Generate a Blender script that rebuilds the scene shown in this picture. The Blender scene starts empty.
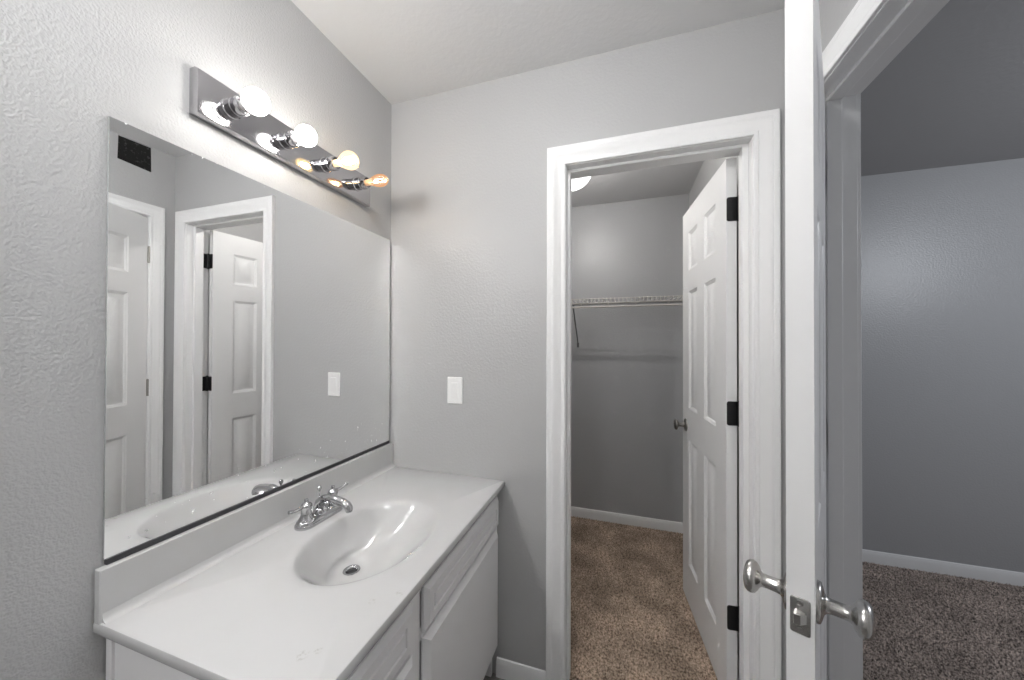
import bpy, math, random
import numpy as np
from math import sin, cos, pi, radians, sqrt
from mathutils import Matrix, Vector

random.seed(7)
SC = bpy.context.scene
COL = SC.collection

# ------------------------------------------------------------------ camera
FPX = 344.007
CAM = Vector((1.0194, -1.3442, 1.3409))
YAW, PIT, ROL = radians(17.6855), radians(0.4064), radians(0.1776)
fw = Vector((-sin(YAW) * cos(PIT), cos(YAW) * cos(PIT), sin(PIT)))
rt = Vector((cos(YAW), sin(YAW), 0))
up = rt.cross(fw)
r2 = rt * cos(ROL) + up * sin(ROL)
u2 = r2.cross(fw)
cam_data = bpy.data.cameras.new('camera')
cam_data.sensor_width = 36.0
cam_data.lens = FPX * 36.0 / 1024.0
cam_data.clip_start = 0.02
cam = bpy.data.objects.new('camera', cam_data)
COL.objects.link(cam)
cam.matrix_world = Matrix(((r2.x, u2.x, -fw.x, CAM.x), (r2.y, u2.y, -fw.y, CAM.y),
                           (r2.z, u2.z, -fw.z, CAM.z), (0, 0, 0, 1)))
SC.camera = cam

# ------------------------------------------------------------------ world, exposure
W = bpy.data.worlds.new('world')
SC.world = W
W.use_nodes = True
W.node_tree.nodes['Background'].inputs[0].default_value = (0.8, 0.87, 1.0, 1)
W.node_tree.nodes['Background'].inputs[1].default_value = 0.25
SC.view_settings.view_transform = 'Standard'
SC.view_settings.look = 'None'
SC.view_settings.gamma = 1.0
SC.view_settings.use_curve_mapping = False
SC.view_settings.exposure = 0.17
SC.cycles.sample_clamp_indirect = 0.0     # keep the light thrown back by the mirror
SC.cycles.blur_glossy = 0.0


def lamp(name, loc, power, radius, color=(1, 1, 1)):
    d = bpy.data.lights.new(name, 'POINT')
    d.energy = power
    d.shadow_soft_size = radius
    d.color = color
    o = bpy.data.objects.new(name, d)
    o.location = loc
    COL.objects.link(o)
    return o


BULB_WHITE = 46.0      # emission strength of the two white bulbs
FILAMENT = 50.0
# two added, unseen fill lights in the bathroom, then the bedroom's ceiling lamp
lamp('added_overhead_fill', (0.80, -0.90, 2.36), 11.0, 0.07, (1.0, 1.0, 1.0))  # added fill above the vanity area, no such fixture known
lamp('added_side_fill', (0.085, -1.75, 1.95), 25.0, 0.05, (1.0, 0.995, 0.985))  # added fill that strengthens the vanity bulbs' light from out of view
lamp('bedroom_ceiling_lamp', (3.45, -0.30, 2.02), 40.0, 0.10, (0.9, 0.94, 1.0))
CLOSET_BULB = 3300.0     # emission strength of the small bulb in the closet globe


# ------------------------------------------------------------------ materials
def nd(t, kind, **inp):
    n = t.nodes.new(kind)
    for k, v in inp.items():
        n.inputs[k.replace('_', ' ')].default_value = v
    return n


def mat(name, color, rough=0.5, metal=0.0, bump=None, spec=0.5, vary=None, coat=0.0):
    """bump = (scale, strength, distance, detail); vary = (scale, colour2, low, high)"""
    m = bpy.data.materials.new(name)
    m.use_nodes = True
    t = m.node_tree
    b = t.nodes['Principled BSDF']
    b.inputs['Base Color'].default_value = (*color, 1)
    b.inputs['Roughness'].default_value = rough
    b.inputs['Metallic'].default_value = metal
    b.inputs['Specular IOR Level'].default_value = spec
    b.inputs['Coat Weight'].default_value = coat
    g = None
    if bump or vary:
        g = t.nodes.new('ShaderNodeNewGeometry')
    if bump:
        n = nd(t, 'ShaderNodeTexNoise', Scale=bump[0], Detail=bump[3], Roughness=0.55)
        t.links.new(g.outputs['Position'], n.inputs['Vector'])
        r = t.nodes.new('ShaderNodeValToRGB')
        r.color_ramp.elements[0].position = 0.36
        r.color_ramp.elements[1].position = 0.66
        t.links.new(n.outputs['Fac'], r.inputs['Fac'])
        bp = nd(t, 'ShaderNodeBump', Strength=bump[1], Distance=bump[2])
        t.links.new(r.outputs['Color'], bp.inputs['Height'])
        t.links.new(bp.outputs['Normal'], b.inputs['Normal'])
    if vary:
        n = nd(t, 'ShaderNodeTexNoise', Scale=vary[0], Detail=4.0)
        t.links.new(g.outputs['Position'], n.inputs['Vector'])
        mr = nd(t, 'ShaderNodeMapRange')
        mr.inputs['From Min'].default_value = vary[2]
        mr.inputs['From Max'].default_value = vary[3]
        t.links.new(n.outputs['Fac'], mr.inputs['Value'])
        mx = t.nodes.new('ShaderNodeMix')
        mx.data_type = 'RGBA'
        mx.inputs['A'].default_value = (*color, 1)
        mx.inputs['B'].default_value = (*vary[1], 1)
        t.links.new(mr.outputs['Result'], mx.inputs['Factor'])
        t.links.new(mx.outputs['Result'], b.inputs['Base Color'])
    return m


def emit_mat(name, color, strength):
    m = bpy.data.materials.new(name)
    m.use_nodes = True
    t = m.node_tree
    t.nodes.clear()
    e = t.nodes.new('ShaderNodeEmission')
    e.inputs[0].default_value = (*color, 1)
    e.inputs[1].default_value = strength
    o = t.nodes.new('ShaderNodeOutputMaterial')
    t.links.new(e.outputs[0], o.inputs[0])
    return m


def thin_glass(name, tint, glow, strength):
    """glass of a lit lamp: clear, glossy, and itself faintly glowing"""
    m = bpy.data.materials.new(name)
    m.use_nodes = True
    t = m.node_tree
    t.nodes.clear()
    tr = t.nodes.new('ShaderNodeBsdfTransparent')
    tr.inputs[0].default_value = (*tint, 1)
    gl = t.nodes.new('ShaderNodeBsdfGlossy')
    gl.inputs['Roughness'].default_value = 0.05
    fr = t.nodes.new('ShaderNodeFresnel')
    fr.inputs[0].default_value = 1.45
    mx = t.nodes.new('ShaderNodeMixShader')
    t.links.new(fr.outputs[0], mx.inputs[0])
    t.links.new(tr.outputs[0], mx.inputs[1])
    t.links.new(gl.outputs[0], mx.inputs[2])
    o = t.nodes.new('ShaderNodeOutputMaterial')
    e = t.nodes.new('ShaderNodeEmission')
    e.inputs[0].default_value = (*glow, 1)
    e.inputs[1].default_value = strength
    ad = t.nodes.new('ShaderNodeAddShader')
    t.links.new(mx.outputs[0], ad.inputs[0])
    t.links.new(e.outputs[0], ad.inputs[1])
    t.links.new(ad.outputs[0], o.inputs[0])
    return m


WALLC = (0.44, 0.44, 0.441)
M = dict(
    wall=mat('grey_wall_paint', WALLC, 0.42, bump=(95, 0.13, 0.003, 2.0)),
    wall_rough=mat('grey_wall_paint_heavy_texture', WALLC, 0.42, bump=(170, 0.24, 0.003, 1.0)),
    wall_bed=mat('grey_bedroom_paint', (0.40, 0.403, 0.412), 0.36, bump=(110, 0.16, 0.003, 2.0)),
    ceiling=mat('ceiling_paint', (0.68, 0.68, 0.68), 0.8, bump=(60, 0.12, 0.003, 2.0)),
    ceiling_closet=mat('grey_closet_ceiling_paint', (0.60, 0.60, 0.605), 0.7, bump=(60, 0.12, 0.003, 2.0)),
    ceiling_dim=mat('shade_darkened_ceiling_paint', (0.40, 0.40, 0.408), 0.8, bump=(60, 0.12, 0.003, 2.0)),  # bedroom ceiling: its lack of light is put into a darker colour
    trim=mat('white_trim_paint', (0.80, 0.80, 0.80), 0.35),
    door=mat('white_door_paint', (0.76, 0.76, 0.76), 0.38, bump=(300, 0.04, 0.001, 2.0)),
    vinyl=mat('grey_vinyl_floor', (0.17, 0.16, 0.155), 0.4, vary=(9, (0.24, 0.23, 0.22), 0.4, 0.6)),
    cabinet=mat('white_cabinet_paint', (0.78, 0.775, 0.78), 0.4),
    marble=mat('white_cultured_marble', (0.56, 0.56, 0.56), 0.12, coat=0.3, vary=(6, (0.54, 0.54, 0.537), 0.45, 0.65)),
    chrome=mat('chrome', (0.52, 0.52, 0.53), 0.06, 1.0),
    fixture=mat('polished_fixture_metal', (0.50, 0.49, 0.505), 0.10, 1.0),
    nickel=mat('satin_nickel', (0.50, 0.49, 0.475), 0.25, 1.0),
    brushed=mat('brushed_knob_metal', (0.30, 0.29, 0.27), 0.3, 1.0),
    black=mat('black_hinge_metal', (0.012, 0.012, 0.013), 0.35, 0.3),
    dark=mat('flat_black', (0.01, 0.01, 0.01), 0.6),
    mirror=mat('silvered_mirror', (0.90, 0.905, 0.905), 0.0, 1.0),
    glass_edge=mat('mirror_glass_edge', (0.33, 0.34, 0.34), 0.2),
    gap_shade=mat('mirror_gap_shade', (0.055, 0.055, 0.06), 0.4, 0.3),  # dark colour of the shaded gap below the mirror
    sticker=mat('black_sticker', (0.006, 0.006, 0.006), 0.8, spec=0.1, vary=(160, (0.05, 0.05, 0.05), 0.58, 0.72)),
    switch=mat('white_switch_plastic', (0.82, 0.82, 0.81), 0.3),
    wire=mat('white_coated_wire', (0.50, 0.48, 0.45), 0.45),
    wire_dark=mat('grey_brace_metal', (0.16, 0.16, 0.16), 0.5),
    bulb=emit_mat('lit_white_bulb', (1.0, 0.97, 0.93), BULB_WHITE),
    bulb_collar=mat('white_bulb_collar', (0.8, 0.8, 0.8), 0.4),
    amber=thin_glass('amber_glass', (1.0, 0.95, 0.86), (1.0, 0.76, 0.42), 0.42),
    amber_deep=thin_glass('deep_amber_glass', (1.0, 0.90, 0.80), (1.0, 0.55, 0.30), 0.17),
    filament=emit_mat('glowing_filament', (1.0, 0.72, 0.36), FILAMENT),
    globe=thin_glass('lit_globe_glass', (0.8, 0.8, 0.8), (1.0, 0.98, 0.96), 1.0),
    closet_bulb=emit_mat('lit_closet_bulb', (1.0, 0.97, 0.93), CLOSET_BULB),
)


def carpet_mat(name, dark, light, big):
    m = bpy.data.materials.new(name)
    m.use_nodes = True
    t = m.node_tree
    b = t.nodes['Principled BSDF']
    b.inputs['Roughness'].default_value = 0.95
    b.inputs['Specular IOR Level'].default_value = 0.1
    g = t.nodes.new('ShaderNodeNewGeometry')
    n1 = nd(t, 'ShaderNodeTexNoise', Scale=110.0, Detail=4.0)
    n2 = nd(t, 'ShaderNodeTexNoise', Scale=6.0, Detail=3.0)
    t.links.new(g.outputs['Position'], n1.inputs['Vector'])
    t.links.new(g.outputs['Position'], n2.inputs['Vector'])
    a = nd(t, 'ShaderNodeMapRange')
    a.inputs['From Min'].default_value = 0.36
    a.inputs['From Max'].default_value = 0.64
    t.links.new(n1.outputs['Fac'], a.inputs['Value'])
    mx = t.nodes.new('ShaderNodeMix')
    mx.data_type = 'RGBA'
    mx.inputs['A'].default_value = (*dark, 1)
    mx.inputs['B'].default_value = (*light, 1)
    t.links.new(a.outputs['Result'], mx.inputs['Factor'])
    c = nd(t, 'ShaderNodeMapRange')
    c.inputs['From Min'].default_value = 0.35
    c.inputs['From Max'].default_value = 0.65
    c.inputs['To Min'].default_value = 1 - big
    c.inputs['To Max'].default_value = 1 + big
    t.links.new(n2.outputs['Fac'], c.inputs['Value'])
    sc_ = t.nodes.new('ShaderNodeVectorMath')
    sc_.operation = 'SCALE'
    t.links.new(mx.outputs['Result'], sc_.inputs[0])
    t.links.new(c.outputs['Result'], sc_.inputs['Scale'])
    t.links.new(sc_.outputs['Vector'], b.inputs['Base Color'])
    return m




def add_chips(m, spots, color):
    """small worn patches in the surface at given places"""
    t = m.node_tree
    b = t.nodes['Principled BSDF']
    g = t.nodes.new('ShaderNodeNewGeometry')
    n = nd(t, 'ShaderNodeTexNoise', Scale=150.0, Detail=2.0)
    t.links.new(g.outputs['Position'], n.inputs['Vector'])
    src = b.inputs['Base Color'].links[0].from_socket
    acc = None
    for (x, y, z, rad) in spots:
        d = t.nodes.new('ShaderNodeVectorMath')
        d.operation = 'DISTANCE'
        d.inputs[1].default_value = (x, y, z)
        t.links.new(g.outputs['Position'], d.inputs[0])
        a = nd(t, 'ShaderNodeMapRange')
        a.inputs['From Min'].default_value = rad
        a.inputs['From Max'].default_value = rad * .55
        t.links.new(d.outputs['Value'], a.inputs['Value'])
        if acc is None:
            acc = a.outputs['Result']
        else:
            mx = t.nodes.new('ShaderNodeMath')
            mx.operation = 'MAXIMUM'
            t.links.new(acc, mx.inputs[0])
            t.links.new(a.outputs['Result'], mx.inputs[1])
            acc = mx.outputs[0]
    k = nd(t, 'ShaderNodeMapRange')
    k.inputs['From Min'].default_value = .48
    k.inputs['From Max'].default_value = .60
    t.links.new(n.outputs['Fac'], k.inputs['Value'])
    f = t.nodes.new('ShaderNodeMath')
    f.operation = 'MULTIPLY'
    t.links.new(acc, f.inputs[0])
    t.links.new(k.outputs['Result'], f.inputs[1])
    mix = t.nodes.new('ShaderNodeMix')
    mix.data_type = 'RGBA'
    mix.inputs['B'].default_value = (*color, 1)
    t.links.new(f.outputs[0], mix.inputs['Factor'])
    t.links.new(src, mix.inputs['A'])
    t.links.new(mix.outputs['Result'], b.inputs['Base Color'])


def add_specks(m):
    """dried water spots low on the mirror and worn silver along its top edge"""
    t = m.node_tree
    b = t.nodes['Principled BSDF']
    g = t.nodes.new('ShaderNodeNewGeometry')
    n = nd(t, 'ShaderNodeTexNoise', Scale=75.0, Detail=3.0, Roughness=0.6)
    t.links.new(g.outputs['Position'], n.inputs['Vector'])
    sx = t.nodes.new('ShaderNodeSeparateXYZ')
    t.links.new(g.outputs['Position'], sx.inputs[0])
    lo = nd(t, 'ShaderNodeMapRange')
    lo.inputs['From Min'].default_value = 1.03
    lo.inputs['From Max'].default_value = 0.97
    t.links.new(sx.outputs['Z'], lo.inputs['Value'])
    hi = nd(t, 'ShaderNodeMapRange')
    hi.inputs['From Min'].default_value = 1.794
    hi.inputs['From Max'].default_value = 1.804
    t.links.new(sx.outputs['Z'], hi.inputs['Value'])
    mx = t.nodes.new('ShaderNodeMath')
    mx.operation = 'MAXIMUM'
    t.links.new(lo.outputs['Result'], mx.inputs[0])
    t.links.new(hi.outputs['Result'], mx.inputs[1])
    k = nd(t, 'ShaderNodeMapRange')
    k.inputs['From Min'].default_value = .69
    k.inputs['From Max'].default_value = .73
    t.links.new(n.outputs['Fac'], k.inputs['Value'])
    f = t.nodes.new('ShaderNodeMath')
    f.operation = 'MULTIPLY'
    t.links.new(mx.outputs[0], f.inputs[0])
    t.links.new(k.outputs['Result'], f.inputs[1])
    iv = t.nodes.new('ShaderNodeMath')
    iv.operation = 'SUBTRACT'
    iv.inputs[0].default_value = 1.0
    t.links.new(f.outputs[0], iv.inputs[1])
    t.links.new(iv.outputs[0], b.inputs['Metallic'])
    t.links.new(f.outputs[0], b.inputs['Roughness'])


add_specks(M['mirror'])
add_chips(M['marble'], [(.542, -.673, .7733, .013), (.500, -.716, .7733, .010), (.470, -.862, .7733, .013), (.488, -.845, .7733, .009), (.43, -.652, .773, .006)], (.46, .455, .44))
M['carpet_tan'] = carpet_mat('tan_carpet_pile', (0.17, 0.125, 0.093), (0.66, 0.52, 0.41), 0.25)
M['carpet_grey'] = carpet_mat('grey_brown_carpet_pile', (0.10, 0.085, 0.077), (0.72, 0.60, 0.53), 0.12)


# ------------------------------------------------------------------ mesh helpers
class MB:
    def __init__(s):
        s.v, s.f, s.m = [], [], []

    def add(s, verts, faces, xf=None, mi=0):
        o = len(s.v)
        for p in verts:
            p = Vector(p)
            s.v.append(tuple(xf @ p) if xf is not None else tuple(p))
        for f in faces:
            s.f.append(tuple(i + o for i in f))
            s.m.append(mi)
        return s

    def box(s, x0, x1, y0, y1, z0, z1, xf=None, mi=0):
        v = [(x0, y0, z0), (x1, y0, z0), (x1, y1, z0), (x0, y1, z0), (x0, y0, z1), (x1, y0, z1), (x1, y1, z1), (x0, y1, z1)]
        f = [(3, 2, 1, 0), (4, 5, 6, 7), (0, 1, 5, 4), (1, 2, 6, 5), (2, 3, 7, 6), (3, 0, 4, 7)]
        return s.add(v, f, xf, mi)

    def lathe(s, prof, origin=(0, 0, 0), axis=(0, 0, 1), n=32, mi=0, squash=(1, 1), cap=True):
        """prof = [(radius, height)...] about the axis"""
        z = Vector(axis).normalized()
        x = z.orthogonal().normalized()
        if abs(z.z) < 0.9:
            x = Vector((0, 0, 1)).cross(z).normalized()
        y = z.cross(x)
        o = Vector(origin)
        vs, fs = [], []
        for r, h in prof:
            for k in range(n):
                a = 2 * pi * k / n
                vs.append(o + z * h + x * (r * cos(a) * squash[0]) + y * (r * sin(a) * squash[1]))
        for i in range(len(prof) - 1):
            for k in range(n):
                a, b = i * n + k, i * n + (k + 1) % n
                fs.append((a, b, b + n, a + n))
        if cap:
            fs.append(tuple(reversed(range(n))))
            L = (len(prof) - 1) * n
            fs.append(tuple(range(L, L + n)))
        return s.add(vs, fs, None, mi)

    def tube(s, pts, rad, n=12, mi=0, squash=1.0):
        pts = [Vector(p) for p in pts]
        if not hasattr(rad, '__len__'):
            rad = [rad] * len(pts)
        vs, fs = [], []
        ref = None
        for i, p in enumerate(pts):
            t = (pts[min(i + 1, len(pts) - 1)] - pts[max(i - 1, 0)]).normalized()
            if ref is None:
                ref = t.orthogonal().normalized() if abs(t.z) > 0.95 else t.cross(Vector((0, 0, 1))).normalized()
            a = (ref - t * ref.dot(t)).normalized()
            b = t.cross(a)
            ref = a
            for k in range(n):
                q = 2 * pi * k / n
                vs.append(p + a * (rad[i] * cos(q)) + b * (rad[i] * squash * sin(q)))
        for i in range(len(pts) - 1):
            for k in range(n):
                a, b = i * n + k, i * n + (k + 1) % n
                fs.append((a, b, b + n, a + n))
        fs.append(tuple(reversed(range(n))))
        L = (len(pts) - 1) * n
        fs.append(tuple(range(L, L + n)))
        return s.add(vs, fs, None, mi)

    def loft(s, rings, cap=True, mi=0):
        n = len(rings[0])
        vs = [p for r in rings for p in r]
        fs = []
        for i in range(len(rings) - 1):
            for k in range(n):
                a, b = i * n + k, i * n + (k + 1) % n
                fs.append((a, b, b + n, a + n))
        if cap:
            fs.append(tuple(reversed(range(n))))
            L = (len(rings) - 1) * n
            fs.append(tuple(range(L, L + n)))
        return s.add(vs, fs, None, mi)

    def build(s, name, m, parent=None, bevel=0.0, smooth=35, seg=2):
        me = bpy.data.meshes.new(name)
        me.from_pydata(s.v, [], s.f)
        ms = m if isinstance(m, (list, tuple)) else [m]
        for q in ms:
            me.materials.append(q)
        if len(ms) > 1:
            me.polygons.foreach_set('material_index', s.m)
        me.validate()
        import bmesh
        bm = bmesh.new()
        bm.from_mesh(me)
        bmesh.ops.recalc_face_normals(bm, faces=bm.faces)
        bm.to_mesh(me)
        bm.free()
        if smooth:
            me.polygons.foreach_set('use_smooth', [True] * len(me.polygons))
            me.set_sharp_from_angle(angle=radians(smooth))
        me.update()
        o = bpy.data.objects.new(name, me)
        COL.objects.link(o)
        if parent is not None:
            o.parent = parent
        if bevel:
            b = o.modifiers.new('bevel', 'BEVEL')
            b.width = bevel
            b.segments = seg
            b.limit_method = 'ANGLE'
            b.angle_limit = radians(40)
            b.harden_normals = True
        return o


def tag(o, label=None, cat=None, kind=None, group=None):
    if label:
        o['label'] = label
    if cat:
        o['category'] = cat
    if kind:
        o['kind'] = kind
    if group:
        o['group'] = group
    return o


def empty(name, loc, rz=0.0):
    o = bpy.data.objects.new(name, None)
    o.empty_display_size = 0.05
    o.location = loc
    o.rotation_euler = (0, 0, rz)
    COL.objects.link(o)
    return o


def walls(name, boxes, m, label, bevel=0.0, cat='wall'):
    b = MB()
    for q in boxes:
        b.box(*q[:4], -.085 if q[4] == 0 else q[4], q[5])
    return tag(b.build(name, m, bevel=bevel, smooth=0), label, cat, 'structure')


# ------------------------------------------------------------------ the room
R = 1.542            # inner face of the wall with the bedroom doorway
T = 0.115            # wall thickness
D = 1.345            # far wall of closet and bedroom
H, HC, HB = 2.444, 2.395, 2.38
FB = -0.028          # the bathroom's vinyl lies lower than the carpets
NEAR = -2.75
CL, CR, CH = 0.812, 1.438, 2.034       # closet doorway between jambs
YH, YS, BH = -0.120, -0.737, 2.048     # bedroom doorway: hinge jamb, strike jamb, head
J = 0.019                              # jamb board
CWR = 1.472                            # closet's wall towards the bedroom

walls('floor', [(-0.1, R + T * .5, NEAR, T * .3, -0.09, FB)], M['vinyl'], 'grey vinyl floor of the bathroom', cat='floor')
walls('floor_closet', [(-0.1, CWR + .05, T * .5, D + .02, -0.06, 0.0)], M['carpet_tan'], 'tan carpeted floor of the closet', cat='floor')
walls('floor_bedroom', [(R + T * .5, 4.7, NEAR, D + .02, -0.06, -0.001)], M['carpet_grey'], 'grey carpeted floor of the bedroom', cat='floor')
walls('ceiling', [(-0.1, R + T * .5, NEAR, T * .5, H, H + .1)], M['ceiling'], 'pale ceiling above the bathroom vanity', cat='ceiling')
walls('ceiling_closet', [(-0.1, CWR + .05, T * .5, D + .02, HC, HC + .1)], M['ceiling_closet'], 'grey closet ceiling with the globe light', cat='ceiling')
walls('ceiling_bedroom', [(R + T * .5, 4.7, NEAR, D + .02, HB, HB + .1)], M['ceiling_dim'], 'bedroom ceiling beyond the open door, coloured dark for shade', cat='ceiling')
walls('wall_left', [(-T, 0.0, NEAR, D + .02, 0, H + .05)], M['wall_rough'], 'grey textured wall carrying the mirror and vanity light')
walls('wall_back', [(0.0, CL - J, 0.0, T, 0, H + .05), (CL - J, CR + J, 0.0, T, CH + J, H + .05), (CR + J, R + T, 0.0, T, 0, H + .05)],
      M['wall'], 'grey wall with the closet doorway and the light switch')
walls('wall_right', [(R, R + T, YH + J, 0.0, 0, H + .05), (R, R + T, YS - J, YH + J, BH + J, H + .05), (R, R + T, NEAR, YS - J, 0, H + .05)],
      M['wall'], 'grey wall with the bedroom doorway')
walls('wall_closet_side', [(CWR, R + T, T, D, 0, H)], M['wall'], 'grey closet wall behind the open panel door')
walls('wall_far', [(0.0, 1.56, D, D + .1, 0, H), (1.56, 4.7, D, D + .1, 0, H)], M['wall_bed'], 'grey far wall of the closet and the bedroom')
walls('wall_near', [(0.0, R, NEAR, NEAR + .1, 0, H)], M['wall'], 'grey bathroom wall opposite the closet doorway')
walls('wall_bedroom_side', [(4.6, 4.7, NEAR, D, 0, H)], M['wall_bed'], 'grey side wall of the bedroom')
walls('wall_bedroom_near', [(R + T, 4.6, NEAR, NEAR + .1, 0, H)], M['wall_bed'], 'grey bedroom wall opposite the far one')

# casings: a profile (distance from opening, thickness) swept round an opening with mitred corners
PROF = [(0, 0), (0, .008), (.002, .0095), (.010, .0095), (.012, .0075), (.016, .0075), (.020, .0095), (.032, .012),
        (.038, .0155), (.043, .0165), (.047, .0155), (.049, .0165), (.061, .0165), (.0635, .014), (.0635, 0)]


def casing(name, a, b, h, fn, label, scale=1.0, scale_b=None, z0=0.0):
    m = MB()
    st = []
    for k in range(4):
        ring = []
        for u, t in PROF:
            ua = u * scale
            ub = u * (scale_b or scale)
            p = [(a - ua, z0), (a - ua, h + ua), (b + ub, h + ua), (b + ub, z0)][k]
            ring.append(fn(p[0], p[1], t))
        st.append(ring)
    m.loft(st)
    return tag(m.build(name, M['trim'], smooth=25), label, 'door trim', 'structure')


RV = 0.0025
casing('trim_1', CL - RV, CR + RV, CH + RV, lambda s, z, t: (s, -t, z), 'white moulded casing round the closet doorway', 1.13, 1.13, FB)
casing('trim_2', YS - RV, YH + RV, BH + RV, lambda s, z, t: (R - t, s, z), 'white moulded casing round the bedroom doorway, bathroom side', z0=FB)
casing('trim_3', YS - RV, YH + RV, BH + RV, lambda s, z, t: (R + T + t, s, z), 'white moulded casing round the bedroom doorway, bedroom side')
casing('trim_6', CL - RV, 1.446, CH + RV, lambda s, z, t: (s, T + t, z), 'white moulded casing round the closet doorway, closet side', 1.0, 0.2)
jb = MB()
jb.box(CL - J, CL, 0, T, 0, CH + J).box(CR, CR + J, 0, T, 0, CH + J).box(CL, CR, 0, T, CH, CH + J)
sy0, sy1 = 0.035, 0.072
jb.box(CL, CL + .011, sy0, sy1, 0, CH).box(CR - .019, CR, sy0, sy1 + .006, 0, CH).box(CL + .011, CR - .019, sy0, sy1, CH - .011, CH)
tag(jb.build('trim_4', M['trim'], bevel=.0015), 'white jamb lining inside the closet doorway', 'door trim', 'structure')
jb = MB()
jb.box(R, R + T, YH, YH + J, 0, BH + J).box(R, R + T, YS - J, YS, 0, BH + J).box(R, R + T, YS, YH, BH, BH + J)
sx0, sx1 = R + .040, R + .075
jb.box(sx0, sx1, YH - .011, YH, 0, BH).box(sx0, sx1, YS, YS + .011, 0, BH).box(sx0, sx1, YS + .011, YH - .011, BH - .011, BH)
tag(jb.build('trim_5', M['trim'], bevel=.0015), 'white jamb lining inside the bedroom doorway', 'door trim', 'structure')

BASE = [(0, 0), (.012, 0), (.012, .042), (.0105, .048), (.0105, .054), (.007, .063), (.005, .070), (0, .073)]


def baseboard(name, p0, p1, nrm, label):
    m = MB()
    p0, p1, nrm = Vector(p0), Vector(p1), Vector(nrm)
    m.loft([[tuple(p + nrm * t + Vector((0, 0, z))) for t, z in BASE] for p in (p0, p1)])
    return tag(m.build(name, M['trim'], smooth=25), label, 'baseboard', 'structure')


baseboard('baseboard_back', (0.53, 0, FB), (CL - .075, 0, FB), (0, -1, 0), 'white baseboard between the vanity and the closet doorway')
baseboard('baseboard_closet', (0, D, 0), (CWR, D, 0), (0, -1, 0), 'white baseboard along the far wall of the closet')
baseboard('baseboard_closet_side', (CWR, T, 0), (CWR, D - .012, 0), (-1, 0, 0), 'white baseboard behind the open closet door')
baseboard('baseboard_bedroom', (R + T, D, 0), (4.6, D, 0), (0, -1, 0), 'white baseboard along the far wall of the bedroom')
baseboard('baseboard_left', (0, -0.95, FB), (0, NEAR + .1, FB), (1, 0, 0), 'white baseboard on the textured wall before the vanity')
baseboard('baseboard_right', (R, YS - .075, FB), (R, NEAR + .1, FB), (-1, 0, 0), 'white baseboard beside the bedroom doorway')


# carpet pile: one tuft mesh per room
def carpet(name, x0, x1, y0, y1, step, hgt, m, label, seed):
    rg = np.random.default_rng(seed)
    xs = np.arange(x0, x1, step)
    ys = np.arange(y0, y1, step)
    gx, gy = np.meshgrid(xs, ys)
    n = gx.size
    px = gx.ravel() + rg.uniform(-.45, .45, n) * step
    py = gy.ravel() + rg.uniform(-.45, .45, n) * step
    px = np.clip(px, x0 + step * .3, x1 - step * .3)
    py = np.clip(py, y0 + step * .3, y1 - step * .3)
    a = rg.uniform(0, 2 * pi, n)
    rr = step * rg.uniform(.42, .62, n)
    hh = hgt * rg.uniform(.55, 1.1, n)
    lean = rg.uniform(0, .9, n) * step
    la = rg.uniform(0, 2 * pi, n)
    V = np.zeros((n, 4, 3))
    for k in range(3):
        V[:, k, 0] = px + rr * np.cos(a + k * 2.0944)
        V[:, k, 1] = py + rr * np.sin(a + k * 2.0944)
        V[:, k, 2] = 0.0005
    V[:, 3, 0] = px + lean * np.cos(la)
    V[:, 3, 1] = py + lean * np.sin(la)
    V[:, 3, 2] = hh
    idx = np.arange(n)[:, None] * 4
    F = np.stack([idx + np.array([0, 1, 3]), idx + np.array([1, 2, 3]), idx + np.array([2, 0, 3])], 1).reshape(-1)
    me = bpy.data.meshes.new(name)
    me.vertices.add(n * 4)
    me.vertices.foreach_set('co', V.reshape(-1))
    me.loops.add(n * 9)
    me.loops.foreach_set('vertex_index', F.astype(np.int32))
    me.polygons.add(n * 3)
    me.polygons.foreach_set('loop_start', np.arange(0, n * 9, 3, dtype=np.int32))
    me.update(calc_edges=True)
    me.materials.append(m)
    o = bpy.data.objects.new(name, me)
    COL.objects.link(o)
    return tag(o, label, 'carpet', 'stuff')


carpet('carpet', 0.02, CWR - .014, T - .06, D - .014, .0065, .011, M['carpet_tan'], 'tan brown carpet pile on the closet floor', 3)
carpet('carpet', R + T + .02, 4.0, -0.75, D - .014, .0085, .012, M['carpet_grey'], 'grey brown carpet pile on the bedroom floor', 5)


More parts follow.
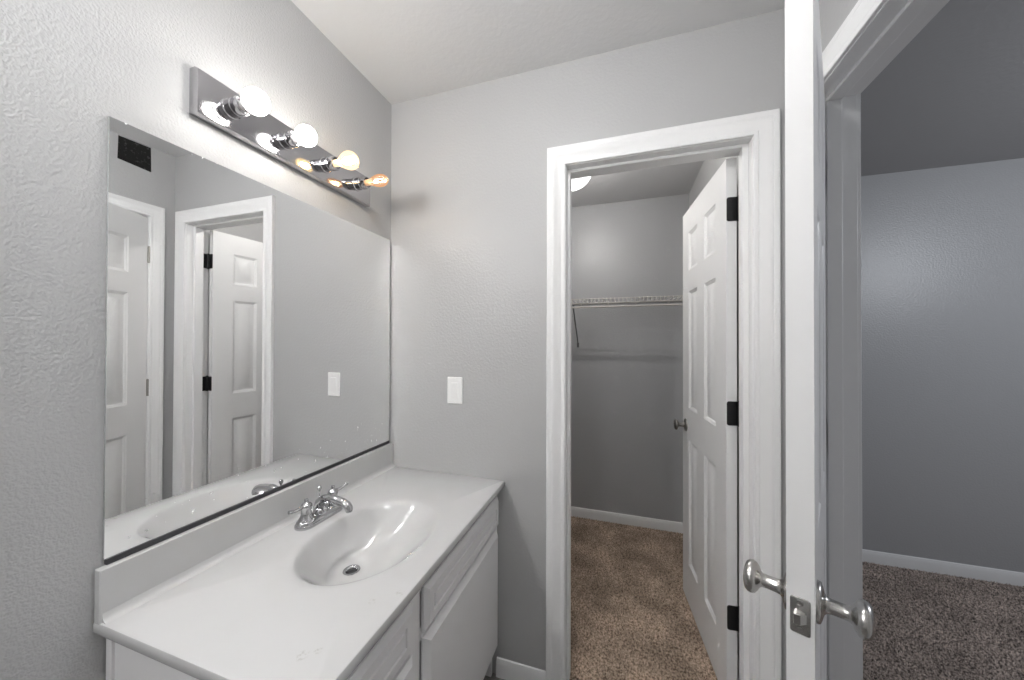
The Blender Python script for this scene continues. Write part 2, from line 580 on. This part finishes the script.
# ------------------------------------------------------------------ six panel doors
def six_panel(w, t, h, z0):
    """slab in local x 0..w, y 0..t, z z0..z0+h, with six raised panels on both faces"""
    st, mu = 0.112, 0.100
    pw = (w - 2 * st - mu) / 2
    xs = [0, st, st + pw, st + pw + mu, w - st, w]
    zs = [0, .200, .832, .992, 1.588, 1.695, 1.888, h]
    zs = [z0 + z for z in zs]
    m = MB()

    def face(y, sgn):
        for i in range(5):
            for k in range(7):
                xa, xb, za, zb = xs[i], xs[i + 1], zs[k], zs[k + 1]
                q = lambda e, dep: [(xa + e, y + sgn * dep, za + e), (xb - e, y + sgn * dep, za + e), (xb - e, y + sgn * dep, zb - e), (xa + e, y + sgn * dep, zb - e)]
                if i in (1, 3) and k in (1, 3, 5):
                    rings = [q(0, 0), q(.003, .003), q(.008, .0045), q(.013, .0085), q(.019, .0085), q(.042, .0025), q(.044, .0015)]
                    v = [p for r in rings for p in r]
                    f = []
                    for r in range(len(rings) - 1):
                        for c in range(4):
                            a, b = r * 4 + c, r * 4 + (c + 1) % 4
                            f.append((a, b, b + 4, a + 4))
                    L = (len(rings) - 1) * 4
                    f.append((L, L + 1, L + 2, L + 3))
                    m.add(v, f)
                else:
                    m.add(q(0, 0), [(0, 1, 2, 3)])
    face(0, 1)
    face(t, -1)
    za, zb = zs[0], zs[-1]
    m.add([(0, 0, za), (0, t, za), (0, t, zb), (0, 0, zb)], [(0, 1, 2, 3)])
    m.add([(w, 0, za), (w, t, za), (w, t, zb), (w, 0, zb)], [(0, 1, 2, 3)])
    m.add([(0, 0, za), (w, 0, za), (w, t, za), (0, t, za)], [(0, 1, 2, 3)])
    m.add([(0, 0, zb), (w, 0, zb), (w, t, zb), (0, t, zb)], [(0, 1, 2, 3)])
    # weld
    import bmesh
    me = bpy.data.meshes.new('tmp')
    me.from_pydata(m.v, [], m.f)
    bm = bmesh.new()
    bm.from_mesh(me)
    bmesh.ops.remove_doubles(bm, verts=bm.verts, dist=1e-5)
    bm.verts.index_update()
    out = MB()
    out.add([v.co for v in bm.verts], [[v.index for v in f.verts] for f in bm.faces])
    bm.free()
    return out


KNOB = [(.0325, 0), (.0325, .003), (.031, .006), (.024, .0085), (.0165, .0105), (.0125, .014), (.0115, .020), (.0110, .034), (.0115, .042),
        (.0140, .046), (.0210, .0495), (.0262, .054), (.0278, .0595), (.0270, .0645), (.0235, .0690), (.017, .0715), (.008, .0728), (.001, .073)]


def knob(parent, x, y, z, dirn, m, label, reach=1.0):
    b = MB()
    b.lathe([(r_, h_ * reach) for r_, h_ in KNOB], (x, y, z), (0, dirn, 0), 40)
    return tag(b.build('door_knob', m, parent, smooth=50), label)


def hinge(parent, z, m, label, leaf_dx, pin=(-.003, -.004), t=.0025):
    """leaf on the slab's hinge edge, a second leaf in the direction LEAF_DX (on the jamb), and the knuckle"""
    b = MB()
    hh = .0445
    px, py = pin
    b.lathe([(.0062, -hh - .002), (.0066, -hh), (.0066, hh), (.0062, hh + .002), (.003, hh + .005)], (px, py, z), (0, 0, 1), 14)
    rc, out = .008, [(py, z - hh)]
    for cy_, cz_, a0 in ((.034 - rc, z - hh + rc, -90), (.034 - rc, z + hh - rc, 0)):
        out += [(cy_ + rc * cos(radians(a0 + 15 * k)), cz_ + rc * sin(radians(a0 + 15 * k))) for k in range(7)]
    out.append((py, z + hh))
    b.loft([[(-t, p, q) for p, q in out], [(.0006, p, q) for p, q in out]])
    dx, dy = leaf_dx
    L = .032
    nx, ny = -dy, dx
    p = [(px, py), (px + dx * L, py + dy * L), (px + dx * L + nx * t, py + dy * L + ny * t), (px + nx * t, py + ny * t)]
    b.add([(q[0], q[1], z - hh) for q in p] + [(q[0], q[1], z + hh) for q in p],
          [(3, 2, 1, 0), (4, 5, 6, 7), (0, 1, 5, 4), (1, 2, 6, 5), (2, 3, 7, 6), (3, 0, 4, 7)])
    return tag(b.build('hinge', m, parent, bevel=.0008), label)


def latch(parent, w, t, z, m, label):
    """plate with bolt and two screws on the free edge"""
    b = MB()
    cy = t / 2
    ring = []
    hw, hh, r = .0127, .0285, .004
    for cx_, cz_, a0 in ((hw - r, hh - r, 0), (-hw + r, hh - r, 90), (-hw + r, -hh + r, 180), (hw - r, -hh + r, 270)):
        for k in range(5):
            a = radians(a0 + k * 22.5)
            ring.append((cx_ + r * cos(a), cz_ + r * sin(a)))
    b.loft([[(w - .001, cy + p, z + q) for p, q in ring], [(w + .0016, cy + p, z + q) for p, q in ring],
            [(w + .0022, cy + p * .95, z + q * .97) for p, q in ring]])
    for dz in (-.0205, .0205):
        b.lathe([(.0042, 0), (.0040, .0008), (.002, .0012)], (w + .002, cy, z + dz), (1, 0, 0), 16)
    o = tag(b.build('latch_plate', m, parent, smooth=40), label)
    c = MB()
    pr = [(-.008, 0), (.008, 0), (.008, .003), (.001, .0115), (-.004, .0125), (-.008, .0125)]
    c.loft([[(w + .0018 + dx, cy + dy, z - .0085) for dy, dx in pr], [(w + .0018 + dx, cy + dy, z + .0085) for dy, dx in pr]])
    c.build('latch_bolt', m, o, bevel=.0012)
    return o


# bathroom door, open about 25 degrees into the room; its free edge faces the camera
TH = radians(25.95)
d1 = tag(empty('door_1', (R, YH - .003, 0), radians(-90) - TH),
         'white panel door standing ajar, its free edge with the latch plate nearest the camera', 'door', 'structure')
DW, DT = 0.610, 0.035
six_panel(DW, DT, 2.026, .012).build('door_slab', M['door'], d1, bevel=.0012, smooth=30, seg=1)
knob(d1, DW - .060, 0, .907, -1, M['nickel'], 'satin nickel knob on the bathroom face', .93)
knob(d1, DW - .060, DT, .907, 1, M['nickel'], 'satin nickel knob on the bedroom face', .93)
latch(d1, DW, DT, .907, M['nickel'], 'satin nickel latch plate')
for z in (.32, 1.08, 1.83):
    hinge(d1, z, M['brushed'], 'satin nickel hinge', (sin(TH), cos(TH)), (-.004, -.005))

# closet door, open about 85 degrees into the closet
PH = radians(85.0)
d2 = tag(empty('door_2', (1.423, .112, 0), pi - PH),
         'white six panel door with black hinges swung open into the closet', 'door', 'structure')
DW2 = 0.606
six_panel(DW2, DT, 2.010, .016).build('door_slab', M['door'], d2, bevel=.0012, smooth=30, seg=1)
knob(d2, DW2 - .060, DT, .912, 1, M['brushed'], 'dark metal door knob', .80)
knob(d2, DW2 - .060, 0, .912, -1, M['brushed'], 'dark metal door knob', .80)
latch(d2, DW2, DT, .912, M['brushed'], 'dark metal latch plate')
for z in (.334, 1.082, 1.836):
    # jamb leaf lies along world -y, seen from the door's own axes
    dx, dy = (-sin(PH), -cos(PH)) if False else (0 * cos(pi - PH) + -1 * sin(pi - PH), -1 * cos(pi - PH))
    hinge(d2, z, M['black'], 'black hinge', (dx, dy), (-.004, -.008))


# ------------------------------------------------------------------ vanity cabinet
VX, VY0, VY1 = 0.530, -0.912, -0.004
CT = 0.7733                     # counter top
CTH = 0.025
v = tag(empty('vanity_cabinet', (0.265, -0.458, 0)), 'white painted bathroom vanity cabinet with slab doors under the sink counter', 'cabinet')
off = Vector((-0.265, 0.458, 0))


def shift(b, o=off):
    b.v = [tuple(Vector(p) + o) for p in b.v]
    return b


b = MB()
b.box(.004, VX - .019, VY0, VY0 + .016, FB, CT - CTH).box(.004, VX - .019, VY1 - .016, VY1, FB, CT - CTH)
b.box(.004, VX - .019, VY0 + .016, VY1 - .016, .095, .110).box(.004, .010, VY0 + .016, VY1 - .016, .11, CT - CTH)
b.box(.004, .024, VY0 - .005, VY0 + .001, FB, CT - CTH)              # scribe strip against the wall
shift(b).build('body', M['cabinet'], v, bevel=.001)
b = MB()                                                              # face frame
FZ0, FZ1 = .095, CT - CTH
fx0, fx1 = VX - .019, VX
for y0, y1 in ((VY0, VY0 + .038), (-.618, -.575), (VY1 - .038, VY1)):
    b.box(fx0, fx1, y0, y1, FZ0, FZ1)
for y0, y1 in ((VY0 + .038, -.618), (-.575, VY1 - .038)):
    b.box(fx0, fx1, y0, y1, FZ1 - .045, FZ1)
    b.box(fx0, fx1, y0, y1, FZ0, FZ0 + .03)
    b.box(fx0, fx1, y0, y1, .577, .612)
shift(b).build('face_frame', M['cabinet'], v, bevel=.0008)
b = MB()
b.box(VX - .085, VX - .073, VY0 + .016, VY1 - .016, FB, .095)
shift(b).build('toe_kick', M['dark'], v)


def front(y0, y1, z0, z1, name, groove=True):
    """overlay slab front: routed edge, then a fine groove round the flat field"""
    x0, x1 = VX + .0005, VX + .019
    q = lambda e, x: [(x, y0 + e, z0 + e), (x, y1 - e, z0 + e), (x, y1 - e, z1 - e), (x, y0 + e, z1 - e)]
    b = MB()
    rings = [q(0, x0), q(0, x1 - .010), q(.013, x1)] if groove else [q(0, x0), q(0, x1 - .013), q(.019, x1)]
    if groove:
        rings += [q(.034, x1), q(.036, x1 - .0035), q(.040, x1 - .0035), q(.042, x1)]
    b.loft(rings)
    return shift(b).build(name, M['cabinet'], v, smooth=20)


front(-.571, -.027, .600, .716, 'drawer_front')
front(-.571, -.027, .115, .586, 'door', False)
for z0, z1 in ((.600, .716), (.430, .588), (.270, .418), (.125, .258)):
    front(-.898, -.622, z0, z1, 'drawer_front')

# ------------------------------------------------------------------ counter with oval basin
SPX, SPY = 0.318, -0.493          # basin centre
BAX, BAY = 0.166, 0.217           # half axes across and along
DRX, DRY, DEP = 0.249, -0.503, 0.113
KX0, KX1, KY0, KY1 = 0.001, 0.562, -0.934, -0.002
c = tag(empty('vanity_countertop', (0.28, -0.468, CT)), 'white cultured marble vanity top with a moulded oval basin', 'countertop')
coff = -Vector((0.28, -0.468, CT))
ang = set(2 * pi * k / 112 for k in range(112))
for px, py in ((KX0, KY0), (KX1, KY0), (KX1, KY1), (KX0, KY1)):
    ang.add(math.atan2((py - SPY) / BAY, (px - SPX) / BAX) % (2 * pi))
ang = sorted(ang)
ang = [a for i, a in enumerate(ang) if i == 0 or a - ang[i - 1] > 1e-4]


def rect_pt(a, inset, z):
    dx, dy = BAX * cos(a), BAY * sin(a)
    x0, x1, y0, y1 = KX0 + inset, KX1 - inset, KY0 + inset, KY1 - inset
    ts = []
    if dx > 1e-9: ts.append((x1 - SPX) / dx)
    if dx < -1e-9: ts.append((x0 - SPX) / dx)
    if dy > 1e-9: ts.append((y1 - SPY) / dy)
    if dy < -1e-9: ts.append((y0 - SPY) / dy)
    t = min(ts)
    return (SPX + dx * t, SPY + dy * t, z)


def oval(s, z, k=0.0):
    """k = 0 basin centre ... 1 drain centre"""
    cx, cy = SPX + (DRX - SPX) * k, SPY + (DRY - SPY) * k
    return lambda a: (cx + BAX * s * cos(a), cy + BAY * s * sin(a), z)


def drain_ring(r, z):
    return lambda a: (DRX + r * cos(a), DRY + r * sin(a), z)


rings = [[rect_pt(a, .03, CT - CTH) for a in ang], [rect_pt(a, .002, CT - CTH) for a in ang], [rect_pt(a, 0, CT - CTH + .003) for a in ang],
         [rect_pt(a, 0, CT - .005) for a in ang], [rect_pt(a, .0015, CT - .0015) for a in ang], [rect_pt(a, .005, CT) for a in ang]]
for s, z in ((1.16, 0), (1.10, -.0004), (1.05, -.0014), (1.02, -.0027), (1.0, -.0042)):
    rings.append([oval(s, CT + z)(a) for a in ang])
NB = 18
for i in range(1, NB + 1):
    q = i / NB
    s = 1.0 - 0.90 * q ** 1.0
    z = -.0042 - DEP * (1 - (1 - q) ** 2.1) ** 1.18
    k = q ** 1.15
    ov, dr = oval(s, CT + z, k), drain_ring(BAX * s * 1.15, CT + z)
    bl = max(0, (q - .55) / .45)
    rings.append([tuple(Vector(ov(a)) * (1 - bl) + Vector(dr(a)) * bl) for a in ang])
zb = CT - .0042 - DEP
rings.append([drain_ring(.0155, zb - .001)(a) for a in ang])
rings.append([drain_ring(.0150, zb - .03)(a) for a in ang])
b = MB()
b.loft(rings, cap=False)
shift(b, coff).build('basin_top', M['marble'], c, smooth=40)
b = MB()
b.box(KX0, .021, KY0 + .0002, KY1, CT - .004, .8785)
shift(b, coff).build('backsplash', M['marble'], c, bevel=.003, seg=3)
b = MB()   # cove between top and backsplash
cv = [(.020, CT - .002), (.036, CT + .0002), (.031, CT + .0012), (.0265, CT + .004), (.0232, CT + .009), (.0212, CT + .017)]
b.loft([[(x, KY0 + .004, z) for x, z in cv], [(x, KY1 - .001, z) for x, z in cv]])
shift(b, coff).build('cove_fillet', M['marble'], c, smooth=60)
b = MB()
b.lathe([(.0165, -.004), (.0245, .0008), (.0235, .0024), (.0205, .0026), (.0175, .0012), (.0150, -.003), (.0145, -.022)], (DRX, DRY, zb + .0008), (0, 0, 1), 40, cap=False)
dr = shift(b, coff).build('drain_ring', M['chrome'], c, smooth=50)
tag(dr, 'chrome drain ring')
b = MB()
b.lathe([(.0142, 0), (.0142, .003)], (DRX, DRY, zb - .012), (0, 0, 1), 24)  # black disc painted for the shade down the drain
tag(shift(b, coff).build('drain_shade_disc', M['dark'], dr), 'black disc for the shade in the open drain')

# ------------------------------------------------------------------ faucet
FX, FY = 0.092, -0.470
fa = tag(empty('faucet', (FX, FY, CT)), 'chrome two handle centerset faucet behind the basin', 'faucet')
b = MB()


def stadium(hx, hy, z, n=12):
    """long in y: half length hy, half width hx"""
    r = hx
    pts = []
    for cy_, a0 in ((hy - r, 0), (-hy + r, 180)):
        for k in range(n + 1):
            a = radians(a0 + 180 * k / n)
            pts.append((r * cos(a), cy_ + r * sin(a), z))
    return pts


b.loft([stadium(.030, .083, .0), stadium(.0305, .0835, .003), stadium(.0295, .0825, .009), stadium(.0275, .0805, .0105), stadium(.0268, .0798, .014),
        stadium(.0245, .0775, .0185), stadium(.020, .073, .021), stadium(.012, .065, .0222)])
b.build('base_plate', M['chrome'], fa, smooth=40)
for s in (-1, 1):
    b = MB()
    y = s * .051
    b.lathe([(.0225, .018), (.0225, .022), (.0205, .025), (.0175, .029), (.0150, .036), (.0142, .046), (.0150, .054), (.0165, .058), (.0165, .062),
             (.0150, .066), (.0110, .070), (.0070, .072), (.0055, .076), (.0062, .079), (.0050, .083), (.001, .0845)], (0, y, 0), (0, 0, 1), 28)
    h = b.build('handle', M['chrome'], fa, smooth=50)
    b = MB()
    dirv = Vector((.18, s * .98, 0)) if s > 0 else Vector((-.12, s * .99, 0))
    pts, rad = [], []
    for k in range(9):
        q = k / 8
        p = Vector((0, y, .064)) + dirv * (.008 + .046 * q) + Vector((0, 0, (.009 if s > 0 else .000) * q - .004 * sin(pi * q)))
        pts.append(p)
        rad.append(.0054 - .0012 * q + (.0012 if q > .8 else 0))
    b.tube(pts, rad, 12)
    b.build('lever', M['chrome'], h, smooth=50)
b = MB()
b.lathe([(.023, .016), (.0225, .024), (.020, .030), (.0165, .036)], (0, 0, 0), (0, 0, 1), 28)
pts, rad, sq = [], [], []
ctrl = [(-.004, .018), (-.006, .034), (.000, .050), (.016, .062), (.040, .067), (.068, .066), (.092, .062), (.107, .056), (.1145, .048), (.116, .041)]
for i, (x, z) in enumerate(ctrl):
    pts.append((x, 0, z))
    rad.append([.017, .0165, .0155, .0145, .0135, .0128, .0125, .0125, .0120, .0112][i])
b.tube(pts, rad, 20)
sp = b.build('spout', M['chrome'], fa, smooth=60)
b = MB()
b.lathe([(.0098, 0), (.0098, -.004), (.0075, -.005)], (.116, 0, .041), (0, 0, 1), 20)
b.build('aerator', M['chrome'], sp)
b = MB()
b.lathe([(.0028, .03), (.0028, .082), (.0036, .084), (.0062, .088), (.0068, .092), (.0055, .097), (.002, .099)], (-.003, 0, .003), (0, 0, 1), 18)
b.build('lift_rod', M['chrome'], fa, smooth=50)

# ------------------------------------------------------------------ mirror
MY0, MY1, MZ0, MZ1 = -0.9215, -0.0135, 0.8915, 1.8085
mi = tag(empty('wall_mirror', (0, (MY0 + MY1) / 2, MZ0)), 'large frameless square mirror on the wall above the vanity', 'mirror')
moff = -Vector((0, (MY0 + MY1) / 2, MZ0))
b = MB()
b.box(.0005, .006, MY0, MY1, MZ0, MZ1)
for i, f in enumerate(b.f):
    b.m[i] = 1
b.m[3] = 0      # the +x face is the silvered one
shift(b, moff)
b.build('mirror_glass', [M['mirror'], M['glass_edge']], mi, smooth=0)
b = MB()
b.box(.0005, .0095, MY0 + .002, MY1, .8795, MZ0 - .0005)  # dark strip added for the shadow between mirror and backsplash
shift(b, moff).build('gap_shade_strip', M['gap_shade'], mi, bevel=.0006)
for y in (-.86, -.40):
    pass
b = MB()
q = [(-.9075, 1.776), (-.9085, 1.7275), (-.8545, 1.723), (-.8555, 1.777)]
b.loft([[(.0062, y, z) for y, z in q], [(.0070, y, z) for y, z in q]])
tag(shift(b, moff).build('sticker', M['sticker'], mi, smooth=0), 'small black sticker on the mirror corner')

# ------------------------------------------------------------------ vanity light
LZ0, LZ1, LY0, LY1 = 1.903, 2.017, -0.781, -0.166
vl = tag(empty('vanity_light', (0, -0.4735, 1.957)), 'polished metal bar light with four unlike bulbs above the mirror', 'wall lamp')
loff = -Vector((0, -0.4735, 1.957))
b = MB()
q = lambda e, x: [(x, LY0 + e, LZ0 + e), (x, LY1 - e, LZ0 + e), (x, LY1 - e, LZ1 - e), (x, LY0 + e, LZ1 - e)]
b.loft([q(0, .0005), q(0, .020), q(.003, .0265), q(.005, .027)])
shift(b, loff).build('back_plate', M['fixture'], vl, smooth=25)
BY = [-.7025, -.5495, -.3970, -.2445]
LZ = 1.961
SOCK = [(.0255, .0265), (.0255, .029), (.0225, .031), (.0225, .050), (.0205, .0515), (.0205, .055), (.0225, .0565), (.0225, .074),
        (.0215, .0765), (.0180, .0765), (.0175, .066)]
for i, y in enumerate(BY):
    b = MB()
    b.lathe(SOCK, (0, y, LZ), (1, 0, 0), 32)
    shift(b, loff).build('socket', M['fixture'], vl, smooth=40)
    if i < 2:
        rr = .031 if i == 0 else .0295
        cxb = .118 if i == 0 else .113
        b = MB()
        pr = [(.0125, .072), (.0125, .085), (.016, .088), (.0205, .098), (rr * .766, cxb - rr * .6427)]
        b.lathe(pr, (0, y, LZ), (1, 0, 0), 32)
        col = shift(b, loff).build('bulb', M['bulb_collar'], vl, smooth=50)
        tag(col, 'lit white bulb')
        b = MB()
        pr = []
        for k in range(13):
            a = radians(-40 + 130 * k / 12)
            pr.append((max(.0008, rr * cos(a)), cxb + rr * sin(a)))
        b.lathe(pr, (0, y, LZ), (1, 0, 0), 32)
        tag(shift(b, loff).build('bulb_dome', M['bulb'], col, smooth=60), 'glowing white dome')
    else:
        b = MB()
        if i == 2:
            pr = [(.0115, .072), (.0118, .088), (.0145, .096), (.0200, .108), (.0265, .124), (.0300, .138), (.0300, .148), (.0265, .159), (.0195, .168), (.010, .1735), (.0008, .175)]
            g, lab = M['amber'], 'amber glass filament bulb'
        else:
            pr = [(.0115, .072), (.0118, .088), (.0135, .098), (.0180, .112), (.0220, .128), (.0235, .142), (.0225, .156), (.0190, .168), (.0120, .178), (.0050, .1825), (.0008, .1835)]
            g, lab = M['amber_deep'], 'dim orange glass filament bulb'
        pr = [(q_, .072 + (h_ - .072) * .88) for q_, h_ in pr]
        b.lathe(pr, (0, y, LZ), (1, 0, 0), 32)
        bu = tag(shift(b, loff).build('bulb', g, vl, smooth=60), lab)
        b = MB()
        b.lathe([(.0112, .073), (.0112, .087), (.006, .092), (.0035, .110), (.001, .112)], (0, y, LZ), (1, 0, 0), 16)
        shift(b, loff).build('stem', M['bulb_collar'], bu, smooth=40)
        b = MB()
        if i == 2:
            n = 8
            for k in range(n):
                a0, a1 = 2 * pi * k / n, 2 * pi * (k + .5) / n
                r0, r1 = .0075, .0135
                b.tube([(.108, y + r0 * cos(a0), LZ + r0 * sin(a0)), (.126, y + r1 * cos(a0), LZ + r1 * sin(a0)), (.147, y + r0 * cos(a1), LZ + r0 * sin(a1))], .0011, 6)
        else:
            for k in range(2):
                s = -1 if k else 1
                b.tube([(.108, y, LZ + s * .004), (.122, y + s * .003, LZ + s * .007), (.140, y, LZ + s * .006), (.148, y - s * .003, LZ + s * .002)], .0011, 6)
        tag(shift(b, loff).build('filament', M['filament'], bu, smooth=50), 'glowing filament')

# ------------------------------------------------------------------ light switch
sw = tag(empty('light_switch', (.334, 0, 1.1335)), 'white plastic rocker light switch on the wall beside the mirror', 'switch')
b = MB()
b.box(-.0355, .0355, -.0062, -.0002, -.0575, .0575)
b.build('wall_plate', M['switch'], sw, bevel=.0035, seg=3)
b = MB()
b.loft([[(x, -.0055, z) for x, z in ((-.0165, -.033), (.0165, -.033), (.0165, .033), (-.0165, .033))],
        [(-.0165, -.0068, -.033), (.0165, -.0068, -.033), (.0165, -.0092, .033), (-.0165, -.0092, .033)]])
b.build('rocker', M['switch'], sw, bevel=.0008)
for dz in (-.0485, .0485):
    b = MB()
    b.lathe([(.003, 0), (.0027, .0007), (.001, .0009)], (0, -.0061, dz), (0, -1, 0), 14)
    b.build('screw', M['switch'], sw)

# ------------------------------------------------------------------ closet: wire shelf and globe light
SZ, SYF = 1.641, 1.035
sh = tag(empty('wire_shelf', (.73, D, SZ)), 'white wire shelf with hanging rail across the far closet wall', 'shelf')
soff = -Vector((.73, D, SZ))
SX0, SX1 = .006, CWR - .006
b = MB()
nw = int((SX1 - SX0) / .0254)
for k in range(nw + 1):
    x = SX0 + .004 + k * .0254
    b.tube([(x, D - .006, SZ), (x, SYF + .004, SZ), (x, SYF, SZ - .003), (x, SYF, SZ - .032)], .0021, 6)
shift(b, soff).build('deck_wires', M['wire'], sh, smooth=60)
for nm, y, z, r in (('back_rail', D - .006, SZ - .003, .003), ('front_rail', SYF + .003, SZ - .004, .003), ('front_rail', SYF + .003, SZ - .032, .003), ('hanging_rail', SYF + .012, SZ - .058, .006)):
    b = MB()
    b.tube([(SX0, y, z), (SX1, y, z)], r, 10)
    shift(b, soff).build(nm, M['wire'], sh, smooth=60)
for x in (.36, .698):
    b = MB()
    b.tube([(x, SYF + .010, SZ - .036), (x, SYF + .02, SZ - .046), (x, D - .012, SZ - .305), (x, D - .003, SZ - .313), (x, D - .003, SZ - .327)], .0045, 8)
    b.box(x - .009, x + .009, D - .004, D - .0005, SZ - .337, SZ - .301)
    shift(b, soff).build('support_brace', M['wire_dark'], sh, smooth=50)
for x in (.10, .40, .72, .92, 1.12, 1.34):
    b = MB()
    b.box(x - .006, x + .006, D - .016, D - .0005, SZ - .014, SZ + .006)
    shift(b, soff).build('wall_clip', M['wire'], sh, bevel=.001)

GX, GY = .765, .50
cl = tag(empty('ceiling_light', (GX, GY, HC)), 'lit white globe light on the closet ceiling', 'ceiling lamp')
b = MB()
b.lathe([(.070, 0), (.070, -.012), (.062, -.026), (.050, -.030)], (0, 0, 0), (0, 0, 1), 40)
b.build('canopy', M['switch'], cl, smooth=40)
b = MB()
pr = []
for k in range(17):
    a = radians(-88 + 150 * k / 16)
    pr.append((.112 * cos(a), -.122 + .112 * sin(a)))
b.lathe(pr, (0, 0, 0), (0, 0, 1), 40)
gl = tag(b.build('globe', M['globe'], cl, smooth=60), 'glowing white globe')
b = MB()
b.lathe([(.011, -.030), (.011, -.120), (.006, -.126)], (0, 0, 0), (0, 0, 1), 16)
b.build('lamp_holder', M['switch'], gl, smooth=40)
b = MB()
b.lathe([(.010 * cos(radians(a)), -.136 + .010 * sin(radians(a))) for a in range(-88, 80, 12)], (0, 0, 0), (0, 0, 1), 16)
b.build('bulb', M['closet_bulb'], gl, smooth=60)
